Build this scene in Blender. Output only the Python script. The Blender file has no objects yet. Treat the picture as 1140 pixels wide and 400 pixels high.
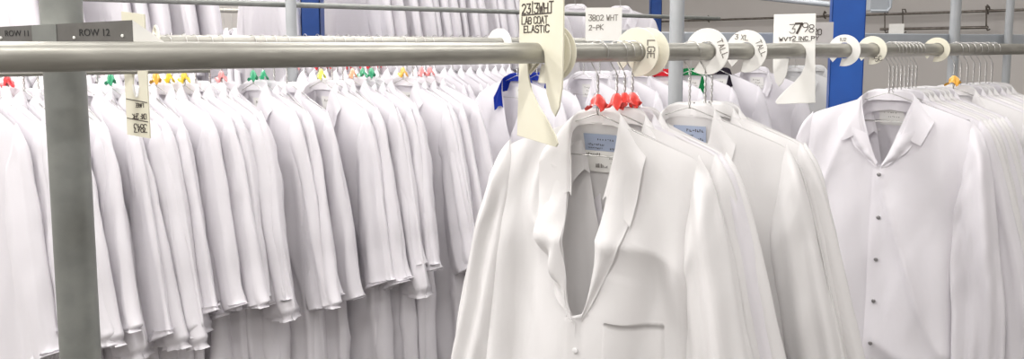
import bpy, math, random
import numpy as np
from mathutils import Vector, Matrix

random.seed(7)
C = bpy.context.scene.collection
PI = math.pi
F = 850.0; HC = 1.62; PITCH = math.radians(5.5); PPY = 50 + F*math.tan(PITCH)
cp, sp = math.cos(PITCH), math.sin(PITCH)

# ------------------------------------------------------------------ placing helpers
def at(px, py, Y):
    """world point seen at photo pixel (px, py) at distance Y in front of the camera"""
    u = (px-570)/F; v = (PPY-py)/F
    d = Vector((u, cp + v*sp, -sp + v*cp))
    k = Y/d.y
    return Vector((d.x*k, Y, HC + d.z*k))
DX, DY = 0.8026, 0.5963                      # direction of the rows, away to the right
ROWROT = math.atan2(-DX, DY)                 # coat plane square to the row
class Row:
    def __init__(s, px, Y, z):
        p = at(px, 50, Y); s.o = Vector((p.x, p.y, z))
    def p(s, t): return Vector((s.o.x + DX*t, s.o.y + DY*t, s.o.z))
    def s(s, px):                            # distance along the row at a pixel column
        k = (px-570)/F*cp
        return (k*s.o.y - s.o.x)/(DX - k*DY)
ROW1 = Row(500, 1.398, 1.604)                # front rail
ROW2 = Row(500, 2.9, 1.627)
ROW2B = Row(500, 3.55, 1.64)
ROW3 = Row(500, 4.35, 2.38)
RR = 0.0205

# ------------------------------------------------------------------ materials
def mat(name, col, rough=.5, metal=0, **k):
    m = bpy.data.materials.new(name); m.use_nodes = True
    b = m.node_tree.nodes['Principled BSDF']
    b.inputs['Base Color'].default_value = (*col, 1)
    b.inputs['Roughness'].default_value = rough; b.inputs['Metallic'].default_value = metal
    for kk, v in k.items(): b.inputs[kk].default_value = v
    return m
def noise_mat(name, c1, c2, scale, rough=.5, metal=0, bump=0, stretch=(1,1,1), detail=4, coord='Object', **k):
    m = mat(name, c1, rough, metal, **k); nt = m.node_tree; N = nt.nodes; L = nt.links
    b = N['Principled BSDF']
    tc = N.new('ShaderNodeTexCoord'); mp = N.new('ShaderNodeMapping'); mp.inputs['Scale'].default_value = stretch
    ns = N.new('ShaderNodeTexNoise'); ns.inputs['Scale'].default_value = scale; ns.inputs['Detail'].default_value = detail
    cr = N.new('ShaderNodeValToRGB'); cr.color_ramp.elements[0].color = (*c1,1); cr.color_ramp.elements[1].color = (*c2,1)
    cr.color_ramp.elements[0].position = .35; cr.color_ramp.elements[1].position = .65
    L.new(tc.outputs[coord], mp.inputs[0]); L.new(mp.outputs[0], ns.inputs[0]); L.new(ns.outputs[0], cr.inputs[0]); L.new(cr.outputs[0], b.inputs['Base Color'])
    if bump:
        bp = N.new('ShaderNodeBump'); bp.inputs['Strength'].default_value = bump; bp.inputs['Distance'].default_value = .004
        L.new(ns.outputs[0], bp.inputs['Height']); L.new(bp.outputs[0], b.inputs['Normal'])
    return m
def cloth(name, col, wr=.35, translucent=.2, dist=.006):
    m = mat(name, col, .92); nt = m.node_tree; N = nt.nodes; L = nt.links
    b = N['Principled BSDF']; b.inputs['Specular IOR Level'].default_value = .15; b.inputs['Sheen Weight'].default_value = .08
    tc = N.new('ShaderNodeTexCoord'); mp = N.new('ShaderNodeMapping'); mp.inputs['Scale'].default_value = (1, 1, .4)
    n1 = N.new('ShaderNodeTexNoise'); n1.inputs['Scale'].default_value = 11; n1.inputs['Detail'].default_value = 3.5; n1.inputs['Distortion'].default_value = .6
    n2 = N.new('ShaderNodeTexNoise'); n2.inputs['Scale'].default_value = 900; n2.inputs['Detail'].default_value = 1
    n3 = N.new('ShaderNodeTexNoise'); n3.noise_type = 'RIDGED_MULTIFRACTAL'; n3.inputs['Scale'].default_value = 5.5; n3.inputs['Detail'].default_value = 2; n3.inputs['Distortion'].default_value = .8
    b3 = N.new('ShaderNodeBump'); b3.inputs['Strength'].default_value = .6; b3.inputs['Distance'].default_value = .006
    L.new(mp.outputs[0], n3.inputs[0]); L.new(n3.outputs[0], b3.inputs['Height'])
    b1 = N.new('ShaderNodeBump'); b1.inputs['Strength'].default_value = wr; L.new(b3.outputs[0], b1.inputs['Normal']); b1.inputs['Distance'].default_value = dist*2
    b2 = N.new('ShaderNodeBump'); b2.inputs['Strength'].default_value = .12; b2.inputs['Distance'].default_value = .0008
    L.new(tc.outputs['Object'], mp.inputs[0]); L.new(mp.outputs[0], n1.inputs[0]); L.new(tc.outputs['Object'], n2.inputs[0])
    L.new(n1.outputs[0], b1.inputs['Height']); L.new(n2.outputs[0], b2.inputs['Height'])
    L.new(b1.outputs[0], b2.inputs['Normal']); L.new(b2.outputs[0], b.inputs['Normal'])
    tr = N.new('ShaderNodeBsdfTranslucent'); tr.inputs[0].default_value = (*col, 1)
    mx = N.new('ShaderNodeMixShader'); mx.inputs[0].default_value = translucent
    out = N['Material Output']
    L.new(b.outputs[0], mx.inputs[1]); L.new(tr.outputs[0], mx.inputs[2]); L.new(mx.outputs[0], out.inputs[0])
    return m
M = {}
M['white'] = cloth('white_cotton', (.84,.825,.82))
M['cool'] = cloth('white_poplin', (.836,.813,.844), .35)
M['thin'] = cloth('thin_grey_white_cloth', (.72,.72,.72), .25, .25)
M['blue_c'] = cloth('blue_collar_cloth', (.01,.03,.30))
M['red_c'] = cloth('red_collar_cloth', (.55,.02,.03))
M['green_c'] = cloth('green_collar_cloth', (.01,.20,.06))
M['black_c'] = cloth('black_collar_cloth', (.02,.015,.025))
M['galv'] = noise_mat('galvanised_steel', (.34,.33,.295), (.43,.42,.375), 14, .38, .55, .05, (1,1,6))
M['galv_post'] = noise_mat('dull_galvanised_steel', (.25,.26,.245), (.29,.30,.28), 30, .5, .45, .06)
M['grey_paint'] = noise_mat('grey_painted_steel', (.42,.44,.45), (.47,.49,.5), 9, .4, .2)
M['beam_paint'] = noise_mat('blue_grey_painted_steel', (.40,.43,.46), (.46,.49,.52), 6, .35, .2)
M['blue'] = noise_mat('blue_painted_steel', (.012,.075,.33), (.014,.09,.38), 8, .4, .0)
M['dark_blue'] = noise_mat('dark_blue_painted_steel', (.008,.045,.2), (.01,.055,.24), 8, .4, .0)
M['wire'] = mat('steel_wire', (.55,.54,.52), .3, .9)
M['rod'] = noise_mat('dark_steel_rod', (.16,.14,.12), (.26,.24,.21), 20, .4, .7)
M['ivory'] = noise_mat('ivory_plastic', (.76,.73,.58), (.79,.76,.62), 12, .4)
M['cream'] = noise_mat('cream_plastic', (.84,.81,.67), (.86,.83,.71), 12, .45)
M['whitep'] = noise_mat('white_plastic', (.88,.87,.82), (.9,.89,.85), 12, .45)
M['paper'] = noise_mat('white_card', (.86,.85,.8), (.89,.88,.84), 20, .8)
M['grey_card'] = noise_mat('grey_card', (.47,.45,.44), (.5,.48,.47), 20, .8)
M['ink'] = mat('black_marker_ink', (.07,.055,.045), .6)
M['faint'] = mat('faded_marker_ink', (.22,.2,.17), .6)
M['sign'] = noise_mat('grey_sign_plate', (.13,.125,.115), (.16,.155,.145), 30, .45)
M['signink'] = mat('black_sign_lettering', (.02,.02,.02), .5)
M['label_b'] = mat('pale_blue_woven_label', (.38,.44,.58), .8)
M['label_w'] = mat('white_woven_label', (.82,.81,.78), .8)
M['snap'] = mat('steel_snap', (.35,.34,.34), .35, .8)
M['button'] = mat('white_button', (.75,.74,.74), .35)
for n, c in dict(red=(.85,.075,.06), deepred=(.75,.03,.04), green=(.03,.36,.17), yellow=(.85,.62,.03), amber=(.85,.45,.05), orange=(.8,.16,.04), peach=(.85,.42,.25), pink=(.8,.28,.28), lime=(.75,.75,.12)).items():
    M[n] = mat(n+'_marker_plastic', c, .3, 0, **{'Transmission Weight': .12})

# ------------------------------------------------------------------ mesh helpers
def mesh(name, V, Fc, m, smooth=True):
    me = bpy.data.meshes.new(name); me.from_pydata([tuple(map(float, v)) for v in V], [], Fc)
    if m: me.materials.append(m)
    if smooth: me.polygons.foreach_set('use_smooth', [True]*len(me.polygons))
    me.update(); return me
def obj(name, me, parent=None, loc=None):
    o = bpy.data.objects.new(name, me); C.objects.link(o)
    if parent: o.parent = parent
    if loc is not None: o.location = loc
    return o
def tag(o, label, cat, group=None):
    o['label'] = label; o['category'] = cat
    if group: o['group'] = group
    return o
def thing(name, label, cat, loc=(0,0,0), rz=0, group=None):
    o = bpy.data.objects.new(name, None); C.objects.link(o); o.empty_display_size = .05
    o.location = loc; o.rotation_euler = (0,0,rz)
    return tag(o, label, cat, group)
class MB:
    def __init__(s): s.V = []; s.F = []
    def add(s, V, Fc):
        b = len(s.V); s.V += [tuple(v) for v in V]; s.F += [tuple(b+i for i in f) for f in Fc]; return s
    def box(s, x0,x1,y0,y1,z0,z1, mtx=None):
        V = [Vector((x,y,z)) for x in (x0,x1) for y in (y0,y1) for z in (z0,z1)]
        if mtx: V = [mtx @ v for v in V]
        return s.add(V, [(0,1,3,2),(4,6,7,5),(0,4,5,1),(2,3,7,6),(0,2,6,4),(1,5,7,3)])
    def tube(s, pts, r, n=10, cap=True):
        pts = [Vector(p) for p in pts]; k = len(pts); rings = []; up = None
        for i, p in enumerate(pts):
            t = (pts[min(i+1,k-1)] - pts[max(i-1,0)]).normalized()
            if up is None:
                up = Vector((0,0,1)) if abs(t.z) < .9 else Vector((1,0,0))
            a = (up - t*up.dot(t)).normalized(); b = t.cross(a); up = a
            rr = r[i] if isinstance(r, (list, tuple)) else r
            rings.append([p + a*rr*math.cos(2*PI*j/n) + b*rr*math.sin(2*PI*j/n) for j in range(n)])
        V = [v for g in rings for v in g]
        Fc = [(i*n+j, i*n+(j+1)%n, (i+1)*n+(j+1)%n, (i+1)*n+j) for i in range(k-1) for j in range(n)]
        if cap: Fc += [tuple(range(n-1,-1,-1)), tuple((k-1)*n+j for j in range(n))]
        return s.add(V, Fc)
    def prism(s, poly, y0, y1, bev=0):
        """polygon in x,z extruded along y"""
        n = len(poly); V = [(x,y0,z) for x,z in poly] + [(x,y1,z) for x,z in poly]
        Fc = [tuple(range(n)), tuple(range(2*n-1,n-1,-1))] + [(i,n+i,n+(i+1)%n,(i+1)%n) for i in range(n)]
        return s.add(V, Fc)
    def mesh(s, name, m, smooth=False): return mesh(name, s.V, s.F, m, smooth)
    def build(s, name, m, parent=None, loc=None, smooth=False, bev=0):
        o = obj(name, s.mesh(name, m, smooth), parent, loc)
        if bev:
            b = o.modifiers.new('bevel', 'BEVEL'); b.width = bev; b.segments = 2; b.limit_method = 'ANGLE'
        if smooth == 'auto': pass
        return o
def autosmooth(o, ang=40):
    me = o.data; me.polygons.foreach_set('use_smooth', [True]*len(me.polygons))
    me.set_sharp_from_angle(angle=math.radians(ang)); return o

# ------------------------------------------------------------------ hand lettering
G = {'1':"1526 2620",'2':"05163645440040",'3':"0646234341301001",'7':"064610",'0':"163645413010010516",'4':"360242 3630",'8':"230405163645442342413010010223",
 '9':"44331304051636454220",'W':"0610243046",'H':"0006 4046 0343",'T':"0646 2620",'L':"060040",'A':"002640 1232",'B':"00063645443303 3342413000",
 'C':"4536160501103041",'O':"163645413010010516",'E':"46060040 0333",'S':"453616050413334241301001",'I':"2620",'G':"45361605011030414323",
 'N':"00064046",'V':"062046",'P':"00063645443303",'Y':"062346 2320",'K':"0600 460340",'R':"00063645443303 2340",'X':"0640 0046",'|':"2720",'-':"0343",'F':"460600 0333",'M':"0006234640",'/':"0046",'.':"2021",'U':"060110304146"}
def write(mb, text, x, z, h, y=-.0005, th=None, adv=1.35, asp=.62, jit=.25, seed=1, flip=False, rot=0, proud=.0006, wob=1):
    """marker strokes on the plane y, text starting at x with baseline z (plane faces -y)"""
    R = random.Random(seed); th = th or h*.1; sx = h*asp/4; sz = h/6; ca, sa = math.cos(rot), math.sin(rot)
    cx = 0
    for ch in text:
        if ch != ' ':
            dz = R.uniform(-jit, jit)*wob; k = R.uniform(.92, 1.08)
            ox = -1.1 if ch in 'I|1' else 0
            for st in G[ch].split():
                pts = [((cx + (int(st[i])+ox)*sx*k), (int(st[i+1]) + dz)*sz*k) for i in range(0, len(st), 2)]
                for a, b in zip(pts, pts[1:]):
                    dx, dzz = b[0]-a[0], b[1]-a[1]; l = math.hypot(dx, dzz) or 1e-6; ux, uz = dx/l, dzz/l; nx, nz = -uz*th/2, ux*th/2
                    q = [(a[0]-ux*th*.4+nx, a[1]-uz*th*.4+nz), (a[0]-ux*th*.4-nx, a[1]-uz*th*.4-nz), (b[0]+ux*th*.4-nx, b[1]+uz*th*.4-nz), (b[0]+ux*th*.4+nx, b[1]+uz*th*.4+nz)]
                    V = []
                    for yy in (y-proud, y):
                        for (qx, qz) in q:
                            X, Z = (ca*qx - sa*qz, sa*qx + ca*qz)
                            V.append((x + X, yy, z + Z))
                    mb.add(V, [(0,1,2,3),(7,6,5,4),(0,4,5,1),(1,5,6,2),(2,6,7,3),(3,7,4,0)])
        cx += h*asp*adv*(.55 if ch in 'I|1 .' else 1)
    return mb
def stroke(mb, pts, th, y=-.0005, proud=.0006):
    for a, b in zip(pts, pts[1:]):
        dx, dz = b[0]-a[0], b[1]-a[1]; l = math.hypot(dx,dz) or 1e-6; nx, nz = -dz/l*th/2, dx/l*th/2
        q = [(a[0]+nx,a[1]+nz),(a[0]-nx,a[1]-nz),(b[0]-nx,b[1]-nz),(b[0]+nx,b[1]+nz)]
        V = [(qx,yy,qz) for yy in (y-proud,y) for qx,qz in q]
        mb.add(V, [(0,1,2,3),(7,6,5,4),(0,4,5,1),(1,5,6,2),(2,6,7,3),(3,7,4,0)])
    return mb

# ------------------------------------------------------------------ value noise
def _h(i, j, k, seed):
    n = (i*374761393 + j*668265263 + k*2147483647 + seed*974711) & 0xffffffff
    n = ((n ^ (n >> 13)) * 1274126177) & 0xffffffff
    return ((n ^ (n >> 16)) & 0xffff)/32767.5 - 1
def vn(x, y, z, seed=0):
    x, y, z = np.broadcast_arrays(np.asarray(x, float), np.asarray(y, float), np.asarray(z, float))
    i, j, k = (np.floor(a).astype(np.int64) for a in (x, y, z)); f, g, h = x-i, y-j, z-k
    s = lambda t: t*t*t*(t*(t*6-15)+10)
    f, g, h = s(f), s(g), s(h); r = 0
    for a in (0,1):
        for b in (0,1):
            for c in (0,1):
                r = r + _h(i+a, j+b, k+c, seed)*(f if a else 1-f)*(g if b else 1-g)*(h if c else 1-h)
    return r
def crom(P, t):
    P = np.asarray(P, float); n = len(P)-1; t = np.clip(np.asarray(t)*n, 0, n-1e-9); i = t.astype(int); f = (t-i)[:,None]
    Q = np.vstack([2*P[0]-P[1], P, 2*P[-1]-P[-2]]); a, b, c, d = Q[i], Q[i+1], Q[i+2], Q[i+3]
    return .5*((2*b) + (c-a)*f + (2*a-5*b+4*c-d)*f**2 + (3*b-a-3*c+d)*f**3)
def grid(name, P, m, closed=False):
    nv, nu = P.shape[:2]; V = P.reshape(-1,3); q = []
    for i in range(nv-1):
        for j in range(nu if closed else nu-1):
            j2 = (j+1) % nu
            q.append((i*nu+j, i*nu+j2, (i+1)*nu+j2, (i+1)*nu+j))
    return mesh(name, V, q, m)

# ------------------------------------------------------------------ the coat
class Coat:
    """meshes of one coat; x across, -y front, z up, origin at the back of the neck"""
    def __init__(s, seed, m, D=.05, L=1.02, brk=-.36, nv=90, nu=150, A=.012, open_low=0., sl=.60, flare=.06, sb=.045, elastic=False, fold_k=(3,5,8,13), swing=-.02, neck=.075, slope=.36, opentop=1.0, vexp=.75, tail=0., dt=.10):
        s.__dict__.update(locals()); s.rs = np.random.RandomState(seed)
        s.ph = s.rs.uniform(0, 2*PI, 12); s.dr = s.rs.uniform(-2, 2, 12)
        s.W0 = .232
    def zs(s, x):
        a = np.abs(x); d = np.clip(a - s.neck, 0, None)
        return -d*s.slope - np.clip(a-.20, 0, None)**2*6
    def W(s, t): return s.W0 + .022*np.clip(t/.25,0,1) + .045*np.clip(t,0,1)
    def Dp(s, t, x):                                   # half depth
        return .007 + .016*(.10/s.dt)**.7*np.exp(-(x/.085)**2)*np.exp(-t/.12) + s.D*(1-np.exp(-t/s.dt))*(1+.25*t)
    def surf(s, phi, t, layer=0):
        """phi 0 = centre front, pi = centre back, t = 0 shoulder line .. 1 hem"""
        e = .82
        sn, cs = np.sin(phi), np.cos(phi)
        sx = np.sign(sn)*np.abs(sn)**e
        x = s.W(t)*sx
        zz = s.zs(np.clip(x, -s.W0, s.W0))
        z = zz*(1-t) - s.L*t
        D = s.Dp(t, x)
        prof = np.sign(cs)*np.abs(cs)**.55
        amp = s.A*(1-np.exp(-t/.16))*(.45+.9*t)
        d = 0
        for i, k in enumerate(s.fold_k):
            d = d + np.sin(k*phi + s.ph[i] + s.dr[i]*t*1.6)*(1.0/(1+.22*i))
        d = np.sign(d)*np.abs(d)**.85
        d = d*amp
        # drag folds running from the shoulder tip and broad crumples
        w = vn(x*9 + z*4*np.sign(sn), z*3.0, np.sign(cs)*2.3, s.seed)*.006 + vn(x*20 - z*6*np.sign(sn), z*6, np.sign(cs)*5.1, s.seed+9)*.003
        rg = (1-np.abs(vn(x*6.5 + z*2.2*np.sign(sn) + 3, z*2.0, np.sign(cs)*1.7, s.seed+17)))**3
        w = (w + rg*.015)*(1-np.exp(-t/.06))*(s.A/.012)
        y = -D*prof - np.sign(cs)*(d + w)*np.clip(np.abs(cs)*2.2, 0, 1)
        x = x + (d*.8)*sx*np.clip(1-np.abs(cs)*1.2, 0, 1)
        return np.stack([x, y - layer, z], -1)
    def edge_x(s, z):                                  # front edge offset from the centre line
        a = np.clip((z - s.brk)/(0 - s.brk), 0, 1)
        return s.neck*.97*a**s.vexp*s.opentop + s.open_low*np.clip((s.brk - z)/.6, 0, 1)
    def tz(s, x, z):
        zz = s.zs(np.clip(x, -s.W0, s.W0)); return np.clip((zz - z)/(zz + s.L), 0, 1)
    def front(s, x, z, off=0.0):
        """point on the front panel at x, z raised by off towards the viewer"""
        x = np.asarray(x, float); z = np.asarray(z, float); t = s.tz(x, z)
        sx = np.clip(np.abs(x)/s.W(t), 0, .999); phi = np.arcsin(sx**(1/.82))*np.sign(x)
        p = s.surf(np.where(phi < 0, phi + 2*PI, phi), t); p[..., 1] -= off
        return p
    def back_y(s, x, z):
        t = s.tz(np.asarray(x, float), np.asarray(z, float)); sx = np.clip(np.abs(x)/s.W(t), 0, .999); phi = PI - np.arcsin(sx**(1/.82))*np.sign(x)
        return s.surf(phi, t)[..., 1]
    def body(s):
        tt = np.linspace(0, 1, s.nv)**1.35
        P = np.zeros((s.nv, s.nu, 3))
        for i, t in enumerate(tt):
            zc = -s.L*t
            ex = float(s.edge_x(np.array(zc)))
            lap = .022 if zc < s.brk else 0.0
            def ph(xe):
                q = min(abs(xe)/float(s.W(np.array(t))), .99)**(1/.82)
                return math.asin(q)*(1 if xe >= 0 else -1)
            a0 = ph(ex - lap*(1-min(1, s.open_low*30))); a1 = 2*PI - ph(ex)
            u = np.linspace(0, 1, s.nu); phi = a0 + (a1-a0)*u
            lay = .006*np.clip(1-u*14, 0, 1)*(1 if zc < s.brk + .1 else .3)
            P[i] = s.surf(phi, np.full(s.nu, t), lay)
        P[-1, :, 2] += vn(P[-1, :, 0]*10, 0, 0, s.seed)*.006
        return grid('shell', P, s.m)
    def sleeve(s, side):
        sd = s.seed*7 + (1 if side > 0 else 2); rs = np.random.RandomState(sd)
        n, k = max(28, s.nv*2//3), max(20, s.nu//4)
        sw = s.swing + rs.uniform(-.02, .02); fl = s.flare + rs.uniform(-.012, .012)
        tt = np.linspace(0, 1, n)
        cz = -.145 - s.sl
        out = crom([(.226,0,-.050),(.262,sw*.1,-.105),(.286+fl*.15,sw*.25,-.22),(.300+fl*.45,sw*.5,-.38),(.315+fl*.75,sw*.75,-.56),(.318+fl,sw,cz+.01)], tt)
        inn = crom([(.192,0,-.262),(.186+fl*.1,sw*.1,-.30),(.180+fl*.25,sw*.25,-.38),(.184+fl*.5,sw*.5,-.50),(.198+fl*.75,sw*.75,-.63),(.206+fl,sw,cz-.012)], tt)
        Pc = (out+inn)/2; Nv = out-inn; a = np.linalg.norm(Nv, axis=1)/2; Nv /= 2*a[:,None]
        Bv = np.tile([0,1.,0], (n,1))
        b = np.interp(tt, [0,.08,.3,.6,.9,1], [.010,.022,s.sb*.9,s.sb*1.02,s.sb*.9,s.sb*.85])
        if s.elastic:
            q = np.interp(tt, [0,.90,.955,.975,1], [1,1.04,.70,.66,.78]); a = a*q; b = b*np.interp(tt, [0,.9,.96,1], [1,1.1,.8,.95])
        ps = np.linspace(0, 2*PI, k, endpoint=False)
        P = np.zeros((n, k, 3)); p0 = rs.uniform(0, 2*PI, 6); dr = rs.uniform(-2.5, 2.5, 6)
        for i in range(n):
            t = tt[i]
            amp = .0075*(1-math.exp(-t/.12))*(s.sb/.045)**.7*(1 + .5*t)
            d = sum(np.sin(kk*ps + p0[j] + dr[j]*t*1.3)/(1+.25*j) for j, kk in enumerate((2,3,5,8)))*amp
            d = d + vn(np.cos(ps)*1.6 + 5*t, np.sin(ps)*1.6, t*4.5, sd)*.0075*min(1, t*4)*(s.sb/.045)**.4
            d = d + vn(np.cos(ps)*3 + 6*t, np.sin(ps)*2.5 + 3, t*12, sd+3)*.0036*min(1, t*4)
            if s.elastic and t > .86: d = d + np.sin(11*ps + p0[0])*.0045*np.interp(t, [.86,.93,1], [0,1,1.2])
            P[i] = Pc[i] + Nv[i]*((a[i]+.4*d)*np.cos(ps))[:,None] + Bv[i]*(b[i]*np.sin(ps) + d*np.sign(np.sin(ps))*np.abs(np.sin(ps))**.5)[:,None]
        P[..., 0] *= side
        return grid('sleeve', P, s.m, True)
    def collar(s, m=None, tipx=.105, tipz=-.175, leaf=1.0, nu=61):
        Fo = [(0,.046,.030),(.048,.034,.028),(.073,0,.008),(.068,-.03,-.05),(.056,-.04,-.105)]
        E = [(0,.066,-.035),(.075,.055,-.045),(.075+.052*leaf,.0,-.055),((.075+.052*leaf)*.48+tipx*.52+.004,-.04,-.055*.48+tipz*.52),(tipx,-.05,tipz)]
        S = [(0,.034,-.004),(.05,.024,-.006),(.070,0,-.02),(.060,-.02,-.07),(.048,-.03,-.115)]
        sq = lambda Q: [(a, b*.5 if b > 0 else b, c) for a, b, c in Q]
        q_ = s.neck/.075
        Fo = [(a*q_, b, c - s.tail*max(0, i-2)/2) for i, (a, b, c) in enumerate(Fo)]; S = [(a*q_, b, c - s.tail*max(0, i-2)/2) for i, (a, b, c) in enumerate(S)]
        Fo, E, S = sq(Fo), sq(E), sq(S)
        h = np.linspace(0, 1, nu//2+1); rows = []
        f, e, st = crom(Fo, h), crom(E, h), crom(S, h)
        for w in np.linspace(0, 1, 5)[:-1]: rows.append(st*(1-w) + f*w)
        roll = np.array([0,-.004,.004])
        for w in np.linspace(0, 1, 11):
            r = f*(1-w) + e*w
            r = r + roll*math.sin(PI*min(1, w*1.6))*.9
            rows.append(r)
        P = np.array(rows); out = []
        for side in (-1, 1):
            Q = P.copy(); Q[..., 0] *= side
            Q[..., 1] += vn(Q[...,0]*18, Q[...,2]*18, 1.0, s.seed + side)*.004
            ht = np.broadcast_to(h[None], Q.shape[:2])
            w = np.clip((ht-.42)/.2, 0, 1)
            fy = s.front(Q[...,0], np.minimum(Q[...,2], -.004))[..., 1]
            rowf = np.concatenate([np.zeros(4), np.linspace(.004, .012, 11)])[:, None]
            lim = fy - .003 - rowf
            Q[..., 1] = np.where(w > 0, (1-w)*Q[...,1] + w*np.minimum(Q[...,1], lim), Q[...,1])
            out.append(Q)
        full = np.concatenate([out[0][:, ::-1], out[1][:, 1:]], axis=1)
        return grid('collar', full, m or s.m)
    def lapel(s, side, w=.055, crumple=.0, lift=.014, n=30, k=10):
        a = np.linspace(0, 1, n); z = s.brk + .01 + ( -.115 - s.brk)*a; ex = s.edge_x(z)
        wid = w*np.sin(np.clip(a*1.18, 0, 1)*PI/2)**1.3
        P = np.zeros((k, n, 3))
        for j in range(k):
            b = j/(k-1); x = ex + wid*b + .012*b*a; zz = z + .025*b*a**3 - .02*b*(1-a)
            p = s.front(x*side, zz, 0)
            off = .004 + lift*math.sin(PI*min(1, b*1.15))*(.35+.65*np.sin(PI*a)) + .005*b
            cr = crumple*(np.sin(a*17 + b*5)*.5 + vn(a*6, b*2.5, 0, s.seed+4))*(.3+b)
            p[:, 1] -= off + np.maximum(cr, -.003) ; p[:,0] += side*cr*.5
            P[j] = p
        return grid('lapel', P, s.m)
    def pocket(s, x0, x1, z0, z1, band=.02):
        n = 22; xs = np.linspace(x0, x1, n); zz = np.concatenate([[z0+.010, z0], np.linspace(z0, z1, 16), [z1]])
        P = np.zeros((len(zz), n, 3))
        for i, z in enumerate(zz):
            off = -.001 if i in (0, len(zz)-1) else (np.where((np.arange(n) < 3) | (np.arange(n) > n-4), .0034, .0022) if z < z0-band else .0032)
            zr = z - .006*np.sin((xs-x0)/(x1-x0)*PI)*(1 if z > z0-.08 else .2)
            p = s.front(xs, zr, off); P[i] = p
            P[i, 0, 1] += .0042; P[i, -1, 1] += .0042
        return grid('chest_pocket', P, s.m)
    def label_plate(s, x0, x1, z0, z1, m, name):
        xs = np.linspace(x0, x1, 8); zz = np.linspace(z0, z1, 6)
        X, Z = np.meshgrid(xs, zz); y = s.back_y(X, Z) - .0035
        return grid(name, np.stack([X, y, Z], -1), m)
    def print_marks(s, rows, name='printed_text', m=None):
        """rows of tiny strokes (x0, x1, z, h, kind)"""
        mb = MB(); R = random.Random(s.seed)
        for (x0, x1, z, h, kind) in rows:
            x = x0
            while x < x1:
                w = R.uniform(.35, .8)*h if kind == 't' else R.uniform(.0006, .0016)
                y = float(s.back_y(np.array(x), np.array(z))) - .0042
                if kind == 't':
                    st = random.Random(int(x*1e5)).choice(['box','v','l'])
                    if st == 'box': mb.box(x, x+w, y-.0004, y, z, z+h*.28); mb.box(x, x+h*.2, y-.0004, y, z, z+h*.8)
                    elif st == 'v': mb.box(x, x+h*.22, y-.0004, y, z, z+h); mb.box(x, x+w*.8, y-.0004, y, z+h*.6, z+h*.85)
                    else: mb.box(x, x+w, y-.0004, y, z+h*.35, z+h*.6)
                    x += w + h*.25
                else:
                    mb.box(x, x+w, y-.0004, y, z, z+h); x += w + R.uniform(.0008, .002)
        return mb.mesh(name, m or M['ink'])
    def buttons(s, zs, m, r=.006, x=.003):
        out = []
        for z in zs:
            p = s.front(np.array(x), np.array(z), .009)
            mb = MB(); mb.tube([(p[0], p[1]+.001, p[2]), (p[0], p[1]-.0016, p[2]), (p[0], p[1]-.0022, p[2])], [r, r, r*.8], 14)
            out.append(mb.mesh('snap' if m is M['snap'] else 'button', m, True))
        return out

# ------------------------------------------------------------------ hanger meshes
def wire_hanger(neck_h=.145, seed=0):
    mb = MB(); R = .0245; w = .0013
    hook = [(R*math.cos(a), 0, R*math.sin(a)) for a in np.linspace(math.radians(-25), math.radians(205), 22)]
    hook = [(x, .0, z) for x, z in [(p[0], p[2]) for p in hook]]
    nz = -neck_h
    hook += [(-.012, 0, -.028), (-.002, 0, -.042), (0, 0, -.05)]
    mb.tube(hook, w, 6)
    for q in (0, PI):                                       # twisted neck
        mb.tube([(.0022*math.cos(q+a), .0022*math.sin(q+a), -.048 + (nz+.012+.048)*i/24) for i, a in enumerate(np.linspace(0, 6*PI, 25))], w, 5)
    mb.tube([(-.2,0,nz-.060),(-.06,0,nz-.006),(-.01,0,nz+.012),(0,0,nz+.014),(.01,0,nz+.012),(.06,0,nz-.006),(.2,0,nz-.060)], w, 5)
    mb.tube([(-.2,0,nz-.060),(-.205,0,nz-.072),(-.19,0,nz-.076),(.19,0,nz-.076),(.205,0,nz-.072),(.2,0,nz-.060)], w, 5)
    return mb.mesh('wire', M['wire'], True)
def marker_mesh(mname, seed=0, h=.036, r=.018, z0=-.088):
    rs = np.random.RandomState(seed); n, k = 9, 22; P = np.zeros((n, k, 3)); ps = np.linspace(0, 2*PI, k, endpoint=False)
    for i in range(n):
        t = i/(n-1); rr = .0042 + (r-.0042)*t**.7
        q = rr*(1 + .33*t*np.sin(4*ps + seed) + .18*t*np.sin(7*ps + 2*seed + 3*t))
        q = q*(1 + .45*t**.5*vn(np.cos(ps)*2.2 + seed*7, np.sin(ps)*2.2, t*3.5, seed))
        P[i, :, 0] = q*np.cos(ps)*1.2; P[i, :, 1] = q*np.sin(ps)*.62; P[i, :, 2] = z0 - h*t*(1-.25*max(0, t-.7)/.3) + .007*np.sin(3*ps+seed)*t + .005*np.sin(5*ps+2*seed)*t
    return grid('marker', P, M[mname], True)
HW = wire_hanger()
_mk = {}
def marker(mname, i=0):
    k = (mname, i % 3)
    if k not in _mk: _mk[k] = marker_mesh(mname, i % 3 + 1)
    return _mk[k]
def hanger(row, t, rz, label, mk=None, i=0, group=None, dz=0):
    h = thing('wire_hanger', label, 'hanger', row.p(t), rz, group)
    obj('wire', HW, h)
    if mk: obj('marker', marker(mk, i), h)['label'] = dict(deepred='red', lime='yellow-green', amber='amber').get(mk, mk) + ' plastic marker'
    return h

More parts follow.
